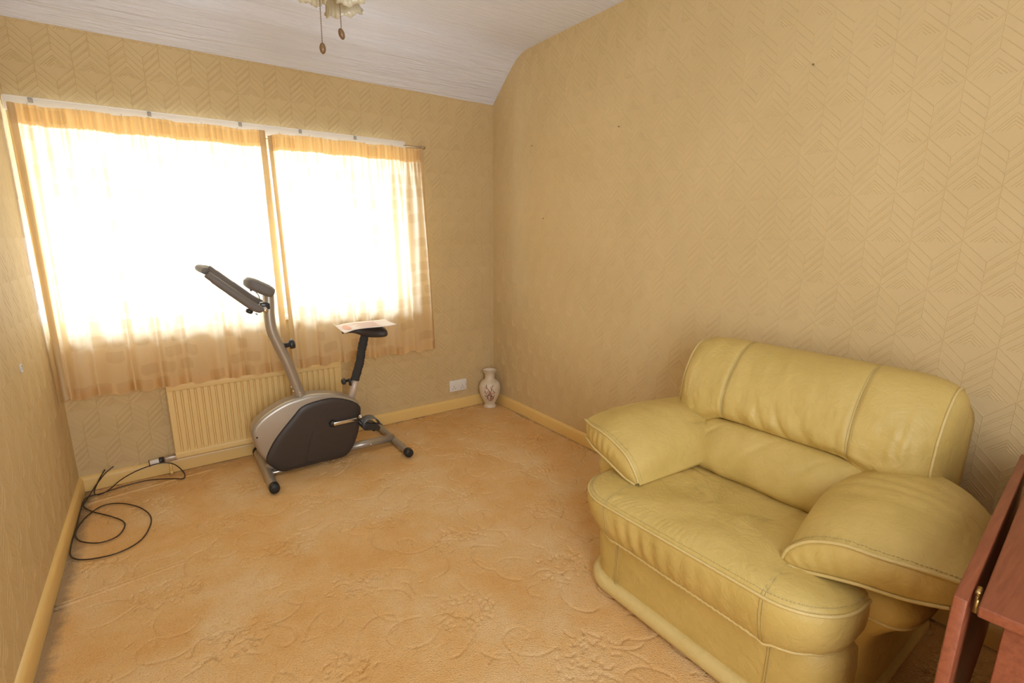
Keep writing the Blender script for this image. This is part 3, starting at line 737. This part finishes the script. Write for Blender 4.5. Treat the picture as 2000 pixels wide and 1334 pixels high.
# saddle: nose to the left, wide tail to the right
sn, st_ = B(668, 643), B(750, 641); zt = (sn.z+st_.z)/2+.006; L = st_.x-sn.x
rings = []
for k in range(17):
    t = k/16; x = sn.x+L*t
    hw = (.018+.095*sstep(.30, .85, t))*math.sqrt(max(0.02, 1-max(0, (t-.86)/.15)**2))*(1 if t > .05 else .7)
    th = .010+.020*sstep(.15, .6, t); th *= math.sqrt(max(.05, 1-max(0, (t-.9)/.11)**2))
    zc_ = zt-.012-.018*sstep(.2, .7, t)
    rings.append([Vector((x, BY+hw*math.cos(a), zc_+th*math.copysign(abs(math.sin(a))**.75, math.sin(a)))) for a in [2*PI*q/24 for q in range(24)]])
mb = MB().grid(rings, closeu=True); mb.add(rings[0], [tuple(range(24))]); mb.add(rings[-1], [tuple(range(24))]); part('saddle', mb, newmat('saddle_vinyl', (.045, .038, .036), .5), bk)
# crank, pedals
ax_ = B(650, 827, -HW-.02)
mb = MB().lathe([(0, -.03), (.018, -.03), (.02, -.026), (.02, .02), (0, .02)], (ax_.x, BY-HW-.005, ax_.z), 18, (0, 1, 0)); part('crank_hub', mb, BLACK, bk)
pe = at(697, 818, Y=BY-HW-.03)
a_, b_ = Vector((ax_.x, BY-HW-.03, ax_.z)), pe; d = (b_-a_).normalized(); nn = Vector((-d.z, 0, d.x))
mb = MB(); plate([a_+nn*.010, a_-nn*.010, b_-nn*.010, b_+nn*.010], (0, -.010, 0), mb); part('crank_arm', mb, CHROME, bk, bevel=.003)
def pedal(c, tilt):
    mb = MB(); u_ = Vector((math.cos(tilt), 0, math.sin(tilt))); w_ = Vector((-math.sin(tilt), 0, math.cos(tilt)))
    o_ = [c+u_*x+w_*z for x, z in ((-.055, .014), (-.04, .024), (.03, .020), (.055, .004), (.050, -.018), (-.035, -.020), (-.055, -.006))]
    plate([p+Vector((0, .0, 0)) for p in o_], (0, -.085, 0), mb); return part('pedal', mb, BLACKP, bk, bevel=.004)
pc = at(716, 826, Y=BY-HW-.045)
pedal(pc, -.25)
# strap over near pedal
st = []
for k in range(13):
    a = PI*(.02+.96*k/12); st.append(pc+Vector((.052*math.cos(a)+.004, 0, .046*math.sin(a)+.006)))
mb = MB().grid([[p+Vector((0, y, 0)) for p in st] for y in (-.008, -.03, -.060, -.080)]); o = part('pedal_strap', mb, newmat('grey_strap', (.13, .14, .145), .35), bk)
sm = o.modifiers.new('solid', 'SOLIDIFY'); sm.thickness = .004
for u, v, dy in ((704, 834-20, -.10), (714, 834, -.12), (730, 838, -.12)):
    mb = MB().lathe([(0, -.014), (.006, -.014), (.0065, -.006), (.012, -.005), (.013, .006), (0, .007)], at(u, v, Y=BY-HW+dy+.0), 14, (0, 1, 0)); part('pedal_bolt', mb, BLACK if v > 820 else CHROME, bk)
# far crank and pedal
bx = Vector((ax_.x*2-pe.x, BY+HW+.03, ax_.z*2-pe.z)); a2 = Vector((ax_.x, BY+HW+.03, ax_.z)); d = (bx-a2).normalized(); nn = Vector((-d.z, 0, d.x))
mb = MB(); plate([a2+nn*.01, a2-nn*.01, bx-nn*.01, bx+nn*.01], (0, .01, 0), mb); part('crank_arm', mb, CHROME, bk, bevel=.003)
pedal(bx+Vector((0, .10, 0)), .2)

# leaflet on the saddle
lc = [at(673, 650, Y=BY-.11), at(776, 632, Y=BY-.11), at(753, 622, Y=BY+.06), at(652, 637, Y=BY+.06)]
lc = [Vector((p.x, p.y, p.z)) for p in lc]; zmax = zt+.012
rows = []
for j in range(9):
    r = []
    for i in range(25):
        u_, v_ = i/24, j/8; p = lc[0].lerp(lc[1], u_).lerp(lc[3].lerp(lc[2], u_), v_)
        z = zmax+.004*math.sin(u_*5)+.012*u_*u_-.010*gs(u_, .12)+.010*gs(v_-1, .3)+.016*gs(u_-.0, .035)*v_
        r.append(Vector((p.x, p.y, z)))
    rows.append(r)
lf = thing('leaflet', (lc[0].x+.1, BY, zmax), 'white printed leaflet lying on the bike saddle', 'leaflet')
mb = MB().grid(rows); o = part('sheet', mb, PAPER, lf); sm = o.modifiers.new('solid', 'SOLIDIFY'); sm.thickness = .0015
def lp(u_, v_, o_=.0012):
    i, j = u_*24, v_*8; i0, j0 = min(23, int(i)), min(7, int(j)); a, b = i-i0, j-j0
    p = rows[j0][i0].lerp(rows[j0][i0+1], a).lerp(rows[j0+1][i0].lerp(rows[j0+1][i0+1], a), b); return p+Vector((0, 0, o_))
mb = MB()
mb.add([lp(.14+.07*math.cos(a)*.9, .5+.30*math.sin(a)) for a in [2*PI*k/20 for k in range(20)]], [tuple(range(20))])
for k in range(5):
    mb.add([lp(.3+.07*(k % 2), .15+.15*k), lp(.72, .15+.15*k), lp(.72, .20+.15*k), lp(.3+.07*(k % 2), .20+.15*k)], [(0, 1, 2, 3)])
part('print', mb, [PAPERPRINT], lf, label='faint red print')

# ------------------------------------------------------------------ armchair
YC = -2.385
ch = thing('armchair', (-.45, YC, 0), 'olive green leather armchair with wide padded arms against the right wall', 'armchair')
def wr(x, y, z, s, a=1, seed=0): return a*noise.noise(Vector((x*s, y*s, z*s+seed)))
def rrect(x0, x1, hw, rf, rb, n=40, yc=YC):
    """outline in plan, starting at front centre going to far side; front is x0"""
    P = []
    def arc(cx, cy, r, a0_, a1_, k):
        for q in range(k+1):
            a = a0_+(a1_-a0_)*q/k; P.append((cx+r*math.cos(a), cy+r*math.sin(a)))
    def line(p, q, k):
        for i in range(1, k): P.append((p[0]+(q[0]-p[0])*i/k, p[1]+(q[1]-p[1])*i/k))
    rf = max(.003, min(rf, hw-.001, (x1-x0)/2)); rb = max(.003, min(rb, hw-.001, (x1-x0)/2))
    P.append((x0, yc))
    line((x0, yc), (x0, yc+hw-rf), n)
    arc(x0+rf, yc+hw-rf, rf, PI, PI/2, 14)
    line((x0+rf, yc+hw), (x1-rb, yc+hw), 24)
    arc(x1-rb, yc+hw-rb, rb, PI/2, 0, 8)
    line((x1, yc+hw-rb), (x1, yc-hw+rb), 40)
    arc(x1-rb, yc-hw+rb, rb, 0, -PI/2, 8)
    line((x1-rb, yc-hw), (x0+rf, yc-hw), 24)
    arc(x0+rf, yc-hw+rf, rf, -PI/2, -PI, 14)
    line((x0, yc-hw+rf), (x0, yc), n)
    return P
# base
mb = MB(); R0 = []
for ins, z in ((.06, .012), (.018, .014), (.012, .02), (.004, .10), (0, .20), (.002, .27), (.02, .30), (.08, .31)):
    R0.append([Vector((x, y, z)) for x, y in rrect(-.856+ins, -.10-ins, .418-ins, .10, .05)])
mb.grid(R0, closeu=True); n = len(R0[0]); mb.add(R0[-1], [tuple(range(n))]); mb.add(R0[0], [tuple(range(n))])
part('base', mb, LEATHER, ch)
mb = MB().tube([Vector((x, y, .040)) for x, y in rrect(-.848, -.09, .410, .095, .05)][:-1], .030, 14, closed=True); part('plinth_roll', mb, PIPING, ch)
for d in (-.27, .27):
    for dd in (0, .007):
        mb = MB().tube([(-.8575, YC+d+dd, z) for z in (.06, .12, .2, .262)], .0009, 5); part('stitching', mb, THREAD, ch)
# seat cushion
def seat_pt(ins, z, k, hw=.434, x0=-.948):
    return [Vector((x, y, z)) for x, y in rrect(x0+ins, -.36-ins*.35, hw-ins, .16, .03)]
mb = MB(); SR = []
levels = [(.12, .275), (.05, .277), (.036, .281), (.022, .300), (.008, .335), (.0, .375), (-.001, .405), (.002, .422), (.010, .434), (.024, .445), (.045, .454), (.07, .459), (.10, .462), (.14, .464), (.18, .465), (.215, .465), (.25, .464), (.275, .463)]
for li, (ins, z) in enumerate(levels):
    ring = seat_pt(ins, z, li); out = []
    for p in ring:
        d = p.y-YC
        p = p.copy()
        p.z -= .025*d*sstep(.33, .44, z)
        p.z -= .022*sstep(-.60, -.40, p.x)*sstep(.42, .46, z)
        if .28 < z < .42 and p.x < -.85:      # gathers in the front border
            env = gs(d-.13, .12)+.25*gs(d+.1, .1)
            ph = d/.026*2*PI*.5; p.x += .0045*env*math.sin(ph)*math.sin(PI*(z-.28)/.14)
        if ins >= .02:
            # seam grooves at both sides
            for sd in (-.27, .265): p.z -= .009*gs(d-sd-(.02*(p.x+.8)), .007)*sstep(-.50, -.65, p.x)
            m = sstep(.02, .08, ins)
            p.z -= .018*gs(d, .20)*gs(p.x+.60, .17)*m
            p.z += m*(.009*wr(p.x, p.y, 0, 7, 1, 3)+.004*wr(p.x*2.2, p.y*.7, 0, 16, 1, 5))
            # sitting creases
            for cx_, cy_, ang, ln_, am in ((-.62, -.05, .5, .14, .006), (-.66, .06, .9, .10, .005), (-.57, -.12, .2, .09, -.006), (-.74, -.14, 1.2, .09, .004), (-.78, .10, 1.4, .07, .003), (-.55, .05, -.3, .08, -.005), (-.84, -.05, 1.5, .05, .003), (-.84, -.12, 1.45, .05, .003), (-.83, .03, 1.6, .05, .003)):
                ux, uy = math.cos(ang), math.sin(ang); ax1 = (p.x-cx_)*ux+(d-cy_)*uy; ay1 = -(p.x-cx_)*uy+(d-cy_)*ux
                p.z += 1.7*am*gs(ax1, ln_)*gs(ay1-.3*ax1*ax1/ln_, .012)
            # puckers just inside the welt
            p.z += .0022*gs(ins-.03, .022)*math.sin(p.y*2*PI/.017+2*wr(p.x, p.y, 0, 20))*(1 if p.x < -.8 else .3)
        out.append(p)
    SR.append(out)
mb.grid(SR, closeu=True); n = len(SR[0]); mb.add(SR[0], [tuple(range(n))])
mb.add(SR[-1], [tuple(range(n))])
part('seat_cushion', mb, LEATHER, ch)
def welt(ring, r=.0042, name='piping', mat=PIPING, a=0, b=None, off=Vector((0, 0, 0)), closed=True):
    pts = [p+off for p in (ring[a:b])]
    if closed: pts = pts[:-1]
    mb = MB().tube(pts, r, 8, closed=closed); return part(name, mb, mat, ch)
welt(SR[7], .0045, off=Vector((-.001, 0, .001))); welt(SR[2], .006, off=Vector((-.001, 0, .002)))
# top stitching beside the upper piping
idx = [i for i, p in enumerate(SR[9]) if p.x < -.70]
def dashes(pts, r=.0011, step=.0085, dash=.0055, off=Vector((0, 0, .0012))):
    mb = MB(); acc = 0; L0 = [0]
    for a, b in zip(pts, pts[1:]): L0.append(L0[-1]+(b-a).length)
    def pos(s):
        for i in range(len(L0)-1):
            if L0[i] <= s <= L0[i+1]: return pts[i].lerp(pts[i+1], (s-L0[i])/max(1e-9, L0[i+1]-L0[i]))
        return pts[-1]
    s = 0
    while s+dash < L0[-1]:
        mb.tube([pos(s)+off, pos(s+dash)+off], r, 4); s += step
    return mb
def front_run(ring):
    n_ = len(ring); h = n_//2; seq = ring[h:-1]+ring[:h]
    return [p for p in seq if p.x < -.72]
o = part('stitching', dashes(front_run(SR[8]), off=Vector((0, 0, .0014))), THREAD, ch); o['kind'] = 'stuff'
for sd in (-.27, .265):
    for dd in (-.004, .004):
        pts = []
        for ring in SR[3:15]:
            best = min((p for p in ring if p.x < -.62), key=lambda p: abs(p.y-YC-sd-dd-.02*(p.x+.8)), default=None)
            if best is not None and abs(best.y-YC-sd) < .02: pts.append(Vector((best.x-.0012, YC+sd+dd+.02*(best.x+.8), best.z+.0012)))
        mb = MB().tube(pts, .0009, 5); part('stitching', mb, THREAD, ch)

# arms
def interp3(st, v):
    # st: list of (v, [pts]); smooth
    vs = [s[0] for s in st]
    for i in range(len(st)-1):
        if v <= vs[i+1]:
            t = (v-vs[i])/(vs[i+1]-vs[i]); g = lambda k: st[max(0, min(len(st)-1, k))][1]
            A, Bq, Cq, D = g(i-1), g(i), g(i+1), g(i+2)
            return [.5*((2*b)+(c-a)*t+(2*a-5*b+4*c-d)*t*t+(-a+3*b-3*c+d)*t**3) for a, b, c, d in zip(A, Bq, Cq, D)]
    return st[-1][1]
def ARMS(far):
    bo = .51 if far else .555
    T = [(0, [(.245, -.800, .462), (.262, -.808, .505), (.305, -.806, .547), (.37, -.798, .570), (.44, -.790, .580), (.51, -.768, .578), (.58, -.738, .574)]),
         (.22, [(.225, -.68, .470), (.245, -.69, .540), (.30, -.69, .590), (.37, -.69, .615), (.44, -.685, .620), (.51, -.67, .608), (.58, -.65, .588)]),
         (.6, [(.205, -.52, .475), (.228, -.53, .565), (.29, -.53, .618), (.37, -.53, .642), (.44, -.52, .640), (.51, -.51, .622), (.570, -.50, .592)]),
         (1, [(.205, -.37, .475), (.225, -.35, .560), (.28, -.32, .608), (.35, -.30, .630), (.42, -.30, .630), (.49, -.315, .612), (bo, -.37, .588)])]
    B_ = [(0, [(.255, -.805, .455), (.30, -.806, .462), (.36, -.800, .478), (.42, -.790, .490), (.50, -.765, .494), (.57, -.738, .506)]),
          (.5, [(.25, -.60, .45), (.30, -.6, .455), (.36, -.6, .465), (.42, -.6, .48), (.50, -.6, .495), (.565, -.6, .52)]),
          (1, [(.24, -.37, .45), (.29, -.36, .45), (.34, -.34, .46), (.40, -.33, .48), (.46, -.33, .50), (bo-.01, -.375, .53)])]
    return T, B_
def arm(sgn, key='far', dsh=0):
    toV = lambda st: [(v, [Vector((x, YC+sgn*(d+dsh), z)) for d, x, z in L]) for v, L in st]
    T, Bt = (toV(q_) for q_ in ARMS(sgn > 0))
    NUm, NVm = 10, 44
    nT, nB = [], []
    for j in range(NVm+1):
        v = j/NVm
        a = catmull(interp3(T, v), 10); b = catmull(interp3(Bt, v), 12); m = len(a)-1
        row = []
        for i, p in enumerate(a):
            u = i/m; q = p.copy()
            q.z += .006*wr(q.x, q.y, 0, 9, 1, sgn*3)*math.sin(PI*u)
            q.z += .0016*math.sin(q.x*95+3*wr(q.x, q.y, 0, 6)+sgn)*gs(v-.55, .3)*math.sin(PI*u)*(1 if sgn < 0 else .6)
            q.z += .0026*gs(v-.05, .035)*.5*math.sin(u*95+2*wr(u, v, 0, 9))*math.sin(PI*u)
            if sgn > 0: q.z -= .006*gs(u-.30, .03)*gs(v-.75, .10)
            row.append(q)
        nT.append(row); nB.append(b)
    mb = MB().grid(nT, flip=sgn < 0).grid(nB)
    m = len(nT[0])-1
    front = []
    for k in range(9):
        w = k/8; r = []
        for i in range(m+1):
            p = nT[0][i].lerp(nB[0][i], w); u = i/m; g = math.sin(PI*w)
            p.x -= .012*g*math.sin(PI*min(1, u*1.0))**.5 if 0 < u < 1 else 0
            if sgn > 0: p.x += .0035*g*math.sin(u*70+1)*gs(u-.72, .25)
            else: p.x += .001*g*math.sin(u*60)
            r.append(p)
        front.append(r)
    mb.grid(front)
    mb.grid([[nT[-1][i].lerp(nB[-1][i], k/4) for i in range(m+1)] for k in range(5)])
    mb.grid([[nT[j][-1].lerp(nB[j][-1], k/6)+Vector((0, sgn*.010*math.sin(PI*k/6)*sstep(0, .1, j/NVm), 0)) for j in range(NVm+1)] for k in range(7)])
    mb.grid([[nT[j][0].lerp(nB[j][0], k/6)+Vector((0, -sgn*.010*math.sin(PI*k/6), -.004*math.sin(PI*k/6))) for j in range(NVm+1)] for k in range(7)])
    root = part('armrest_pad', mb, LEATHER, ch, merge=2e-4)
    mb = MB().tube([p+Vector((-.002, 0, .001)) for p in nT[0]], .0045, 8); part('piping', mb, PIPING, ch)
    mb = MB().tube([p+Vector((-.003, 0, -.001)) for p in nB[0]], .0045, 8); part('piping', mb, PIPING, ch)
    mb = MB().tube([r[-1]+Vector((0, sgn*.001, 0)) for r in nB], .0035, 8); part('piping', mb, PIPING, ch)
    o = part('stitching', dashes([p+Vector((0, 0, .0)) for p in nT[2]], off=Vector((0, 0, .0016))), THREAD, ch); o['kind'] = 'stuff'
    # support beneath: flares outward towards the pad
    rings = []
    for z, do, xf_, din in ((.02, .425, -.72, .30), (.15, .428, -.72, .30), (.26, .438, -.72, .30), (.31, .455, -.725, .29), (.35, .488, -.735, .29), (.385, .520, -.745, .28), (.415, .534, -.75, .28), (.44, .530, -.745, .28), (.47, .50, -.73, .30)):
        r = []; hw = (do-din)/2; c = YC+sgn*(din+hw)
        for q in range(48):
            a = 2*PI*q/48; ca, sa = math.cos(a), math.sin(a); e = .42
            xx = (xf_-.14)/2; hx_ = (-.14-xf_)/2
            r.append(Vector((xx+hx_*math.copysign(abs(ca)**e, ca), c+hw*math.copysign(abs(sa)**e, sa), z)))
        rings.append(r)
    mb = MB().grid(rings, closeu=True); mb.add(rings[-1], [tuple(range(48))]); mb.add(rings[0], [tuple(range(48))])
    part('armrest_side', mb, LEATHER, ch)
    mb = MB().tube([p+Vector((0, sgn*.001, 0)) for p in rings[5]], .004, 8, closed=True); part('piping', mb, PIPING, ch)
    return nT
arm(1); arm(-1)

# backrest
YBK = -2.386
def back_section(t):   # t 0 bottom-front .. 1 rear bottom, for upper cushion (x, z)
    P = [(-.375, .622), (-.405, .632), (-.428, .668), (-.422, .720), (-.395, .778), (-.350, .838), (-.290, .882), (-.225, .898), (-.165, .884), (-.13, .83), (-.12, .74), (-.14, .62), (-.20, .57)]
    return P
secP = catmull([Vector((x, 0, z)) for x, z in back_section(0)], 7)
BH = .440
NS = 150; rows = []
for j in range(NS+1):
    s = -1+2*j/NS; d = s*BH
    edge = (1-abs(s)**9)**(1/2.2) if abs(s) < 1 else 0
    edge = max(edge, .05)
    row = []; m = len(secP)-1
    for i, p in enumerate(secP):
        t = i/m; q = Vector((p.x, 0, p.z))
        # side panels drop lower behind the arms
        low = sstep(.20, .31, abs(d))
        if t < .35 or t > .75: q.z -= .060*low*(1-sstep(.0, .30, t) if t < .5 else sstep(.75, 1, t))
        c = Vector((-.22, 0, .70)); q = Vector((c.x+(q.x-c.x)*edge, 0, c.z+(q.z-c.z)*(.55+.45*edge)))
        # curved lower edge pulled in at the crease
        front = gs(t-.28, .30)
        q.x += .020*front*(1-gs(d, .5))
        for sd in (-.219, .197):
            k = gs(d-sd-.03*(t-.3), .007)*sstep(.66, .5, t); q.x += .008*k; q.z -= .004*k
        # wrinkles near the crease
        q.x += .006*wr(d*2.2, q.z*1.0, 0, 9, 1, 2)*front + .0035*wr(d*3, q.z, 0, 22, 1, 7)*gs(t-.2, .2)
        for dc, tc, wd_, am, tl in ((.06, .20, .016, -.009, .09), (-.02, .17, .014, -.010, .08), (.13, .15, .02, -.006, .08), (-.10, .16, .018, -.006, .07), (.03, .5, .01, .005, .12), (-.05, .52, .009, .004, .10), (.10, .5, .009, .004, .1)):
            q.x += am*gs(d-dc-.25*(t-tc), wd_)*gs(t-tc, tl)*(-1)
        for tc, am in ((.10, .006), (.145, -.005)):
            q.x += am*gs(t-tc-.12*max(0, (-d-.2)), .014)*gs(d+.28, .10); q.x += am*.7*gs(t-tc, .014)*gs(d-.30, .07)
        row.append(Vector((q.x, YBK+d, q.z)))
    rows.append(row)
mb = MB().grid(rows)
for r in (rows[0], rows[-1]): mb.add(r, [tuple(range(len(r)))])
mb.grid([[r[-1], r[0]] for r in rows])
part('back_cushion', mb, LEATHER, ch)
def backrow(sd, dd, off=-.0012):
    out = []
    for i in range(len(secP)):
        t = i/(len(secP)-1)
        if t > .62 or t < .06: continue
        d = sd+.03*(t-.3)+dd; j = (d/BH+1)/2*NS; j0 = int(j); f = j-j0
        p = rows[j0][i].lerp(rows[j0+1][i], f); out.append(p+Vector((off, 0, .0008)))
    return out
for sd in (-.219, .197):
    for dd in (-.004, .004):
        part('stitching', MB().tube(backrow(sd, dd), .0009, 5), THREAD, ch)
# side welt of the back cushion
for j in (5, NS-5):
    mb = MB().tube([p+Vector((-.001, (.002 if j > 10 else -.002), 0)) for p in rows[j][4:int(len(secP)*.72)]], .0042, 8); part('piping', mb, PIPING, ch)
# lumbar cushion
rows = []; NL = 90
lp_ = catmull([Vector((x, 0, z)) for x, z in ((-.40, .430), (-.462, .434), (-.495, .462), (-.492, .512), (-.468, .562), (-.432, .602), (-.395, .624), (-.34, .622))], 7)
for j in range(NL+1):
    s = -1+2*j/NL; row = []
    for i, p in enumerate(lp_):
        t = i/(len(lp_)-1); hw = .325-.10*sstep(.45, 1, t)
        d = s*hw; e = (1-abs(s)**6)**.5 if abs(s) < 1 else 0
        x = -.38+(p.x+.38)*(.45+.55*e); z = p.z-.010*abs(s)**3*t
        x += .005*wr(d*2, z, 0, 10, 1, 9)*e
        for dc, am in ((.05, .006), (-.12, .005), (-.25, -.008), (-.28, .006), (.24, .005)):
            x += am*gs(d-dc+.3*(t-.6), .010)*gs(t-.62, .16)
        row.append(Vector((x, YBK-.010+d, z)))
    rows.append(row)
mb = MB().grid(rows)
part('lumbar_cushion', mb, LEATHER, ch)
# shell behind the cushions
rings = []
for x, hw, zt_ in ((-.155, .40, .79), (-.135, .427, .815), (-.10, .436, .825), (-.055, .436, .825), (-.035, .415, .81)):
    r = []
    for q in range(64):
        a = 2*PI*q/64; e = .30; ca, sa = math.cos(a), math.sin(a)
        zc, hz = (.28+zt_)/2, (zt_-.28)/2
        r.append(Vector((x-.05*(.8-(zc+hz*sa)), -2.40+hw*math.copysign(abs(ca)**e, ca)*(1-.05*(1-sa)), zc+hz*math.copysign(abs(sa)**e, sa))))
    rings.append(r)
mb = MB().grid(rings, closeu=True); mb.add(rings[0], [tuple(range(64))]); mb.add(rings[-1], [tuple(range(64))])
part('back_shell', mb, LEATHER, ch)

# ------------------------------------------------------------------ gateleg table
TZ = .72
A = at(1862, 1163, Z=TZ); Bp = at(1998, 880, Z=TZ); ax = Vector((Bp.x-A.x, Bp.y-A.y, 0)).normalized(); pr = Vector((ax.y, -ax.x, 0))   # pr points away from the chair
tb = thing('gateleg_table', (A.x+.3, A.y-.15, 0), 'dark red mahogany drop-leaf table with folded leaf beside the armchair', 'table')
LEN = min(.86, (-.045-A.x)/ax.x)
def slab(o0, o1, l0, l1, z0, z1):
    base = A+Vector((0, 0, -TZ)); P = [base+ax*l+pr*o_ for o_, l in ((o0, l0), (o0, l1), (o1, l1), (o1, l0))]
    mb = MB(); return plate([p+Vector((0, 0, z0)) for p in P], (0, 0, z1-z0), mb)
part('drop_leaf', slab(0, .018, 0, LEN, .16, TZ), MAHOG, tb, bevel=.002)
part('table_top', slab(.031, .27, 0, LEN, TZ-.020, TZ), MAHOG, tb, bevel=.003)
part('drop_leaf', slab(.283, .301, 0, LEN, .16, TZ), MAHOG, tb, bevel=.002)
for l in (.035, LEN-.06):
    part('end_panel', slab(.062, .24, l, l+.022, 0, TZ-.021), MAHOG, tb, bevel=.002)
part('stretcher', slab(.14, .16, .06, LEN-.06, .10, .16), MAHOG, tb, bevel=.002)
for l in (.05, LEN-.12):
    c = A+ax*(l)+pr*.0245
    mb = MB().tube([c+Vector((0, 0, -.008)), c+ax*.022+Vector((0, 0, -.008))], .0042, 10); 
    mb.box(c.x+.002, c.x+.020, c.y-.003, c.y+.003, TZ-.045, TZ-.008)
    part('hinge', mb, BRASS, tb)

# ------------------------------------------------------------------ ceiling light with two pull cords
LX, LY = -1.600, -1.60
cl = thing('ceiling_light', (LX, LY, 2.455), 'ceiling light of ribbed cream glass shades with two pull cords', 'ceiling light')
mb = MB().lathe([(0, .0), (.07, 0), (.075, -.01), (.06, -.03), (.02, -.04), (.016, -.30), (.045, -.32), (.06, -.35), (.055, -.40), (.03, -.43), (0, -.435)], (LX, LY, 2.455), 32); part('canopy', mb, BRASS, cl)
def shade_mat():
    m = newmat('ribbed_cream_glass', (.66, .58, .40), .25); b = bsdf(m); b.inputs['Transmission Weight'].default_value = .15; return m
SHM = shade_mat()
for k, (dx, dy) in enumerate(((-.030, -.005), (.030, -.045), (.045, .05))):
    c = Vector((LX+dx, LY+dy, 2.033)); dr = Vector((dx*.9, dy*.9, -.10)).normalized()
    rings = []; u_ = dr.orthogonal().normalized(); w_ = dr.cross(u_)
    for r, z in ((.014, -.02), (.020, 0), (.034, .02), (.042, .045), (.045, .07), (.050, .088), (.056, .098)):
        ring = []
        for q in range(72):
            a = 2*PI*q/72; rr2 = r*(1+.045*math.cos(24*a)*min(1, r/.04)); zz = z+(.0045*math.cos(8*a) if z > .09 else 0)
            ring.append(c+dr*zz+u_*rr2*math.cos(a)+w_*rr2*math.sin(a))
        rings.append(ring)
    mb = MB().grid(rings, closeu=True); o = part('glass_shade', mb, SHM, cl); sm = o.modifiers.new('solid', 'SOLIDIFY'); sm.thickness = .003
    mb = MB().tube([(LX, LY, 2.09), c+Vector((0, 0, .02))], .010, 10); part('lamp_arm', mb, BRASS, cl)
FOB = newmat('brown_wooden_fob', (.17, .09, .035), .35)
for (u0, v0), (u1, v1), tl in (((625, 8), (629.5, 84), 0), ((664, 8), (666.5, 56), -.25)):
    a, b = at(u0, v0, Y=LY-.03), at(u1, v1, Y=LY-.03); top = a+Vector((-.001, 0, .10))
    mb = MB().tube([top, a, b], .0011, 6)
    for k in range(int((top-b).length/.006)):
        mb.sphere(b.lerp(top, k*.006/(top-b).length), .0017, 3)
    part('pull_cord', mb, newmat('tarnished_chain', (.22, .16, .13), .45, .4), cl)
    mb = MB().sphere((0, 0, 0), (.0085, .0085, .0145), 10)
    me = mb.mesh(); me.transform(Matrix.Translation(b+Vector((0, 0, -.0135))) @ Matrix.Rotation(tl, 4, 'Y')); link('pull_fob', me, FOB, cl)
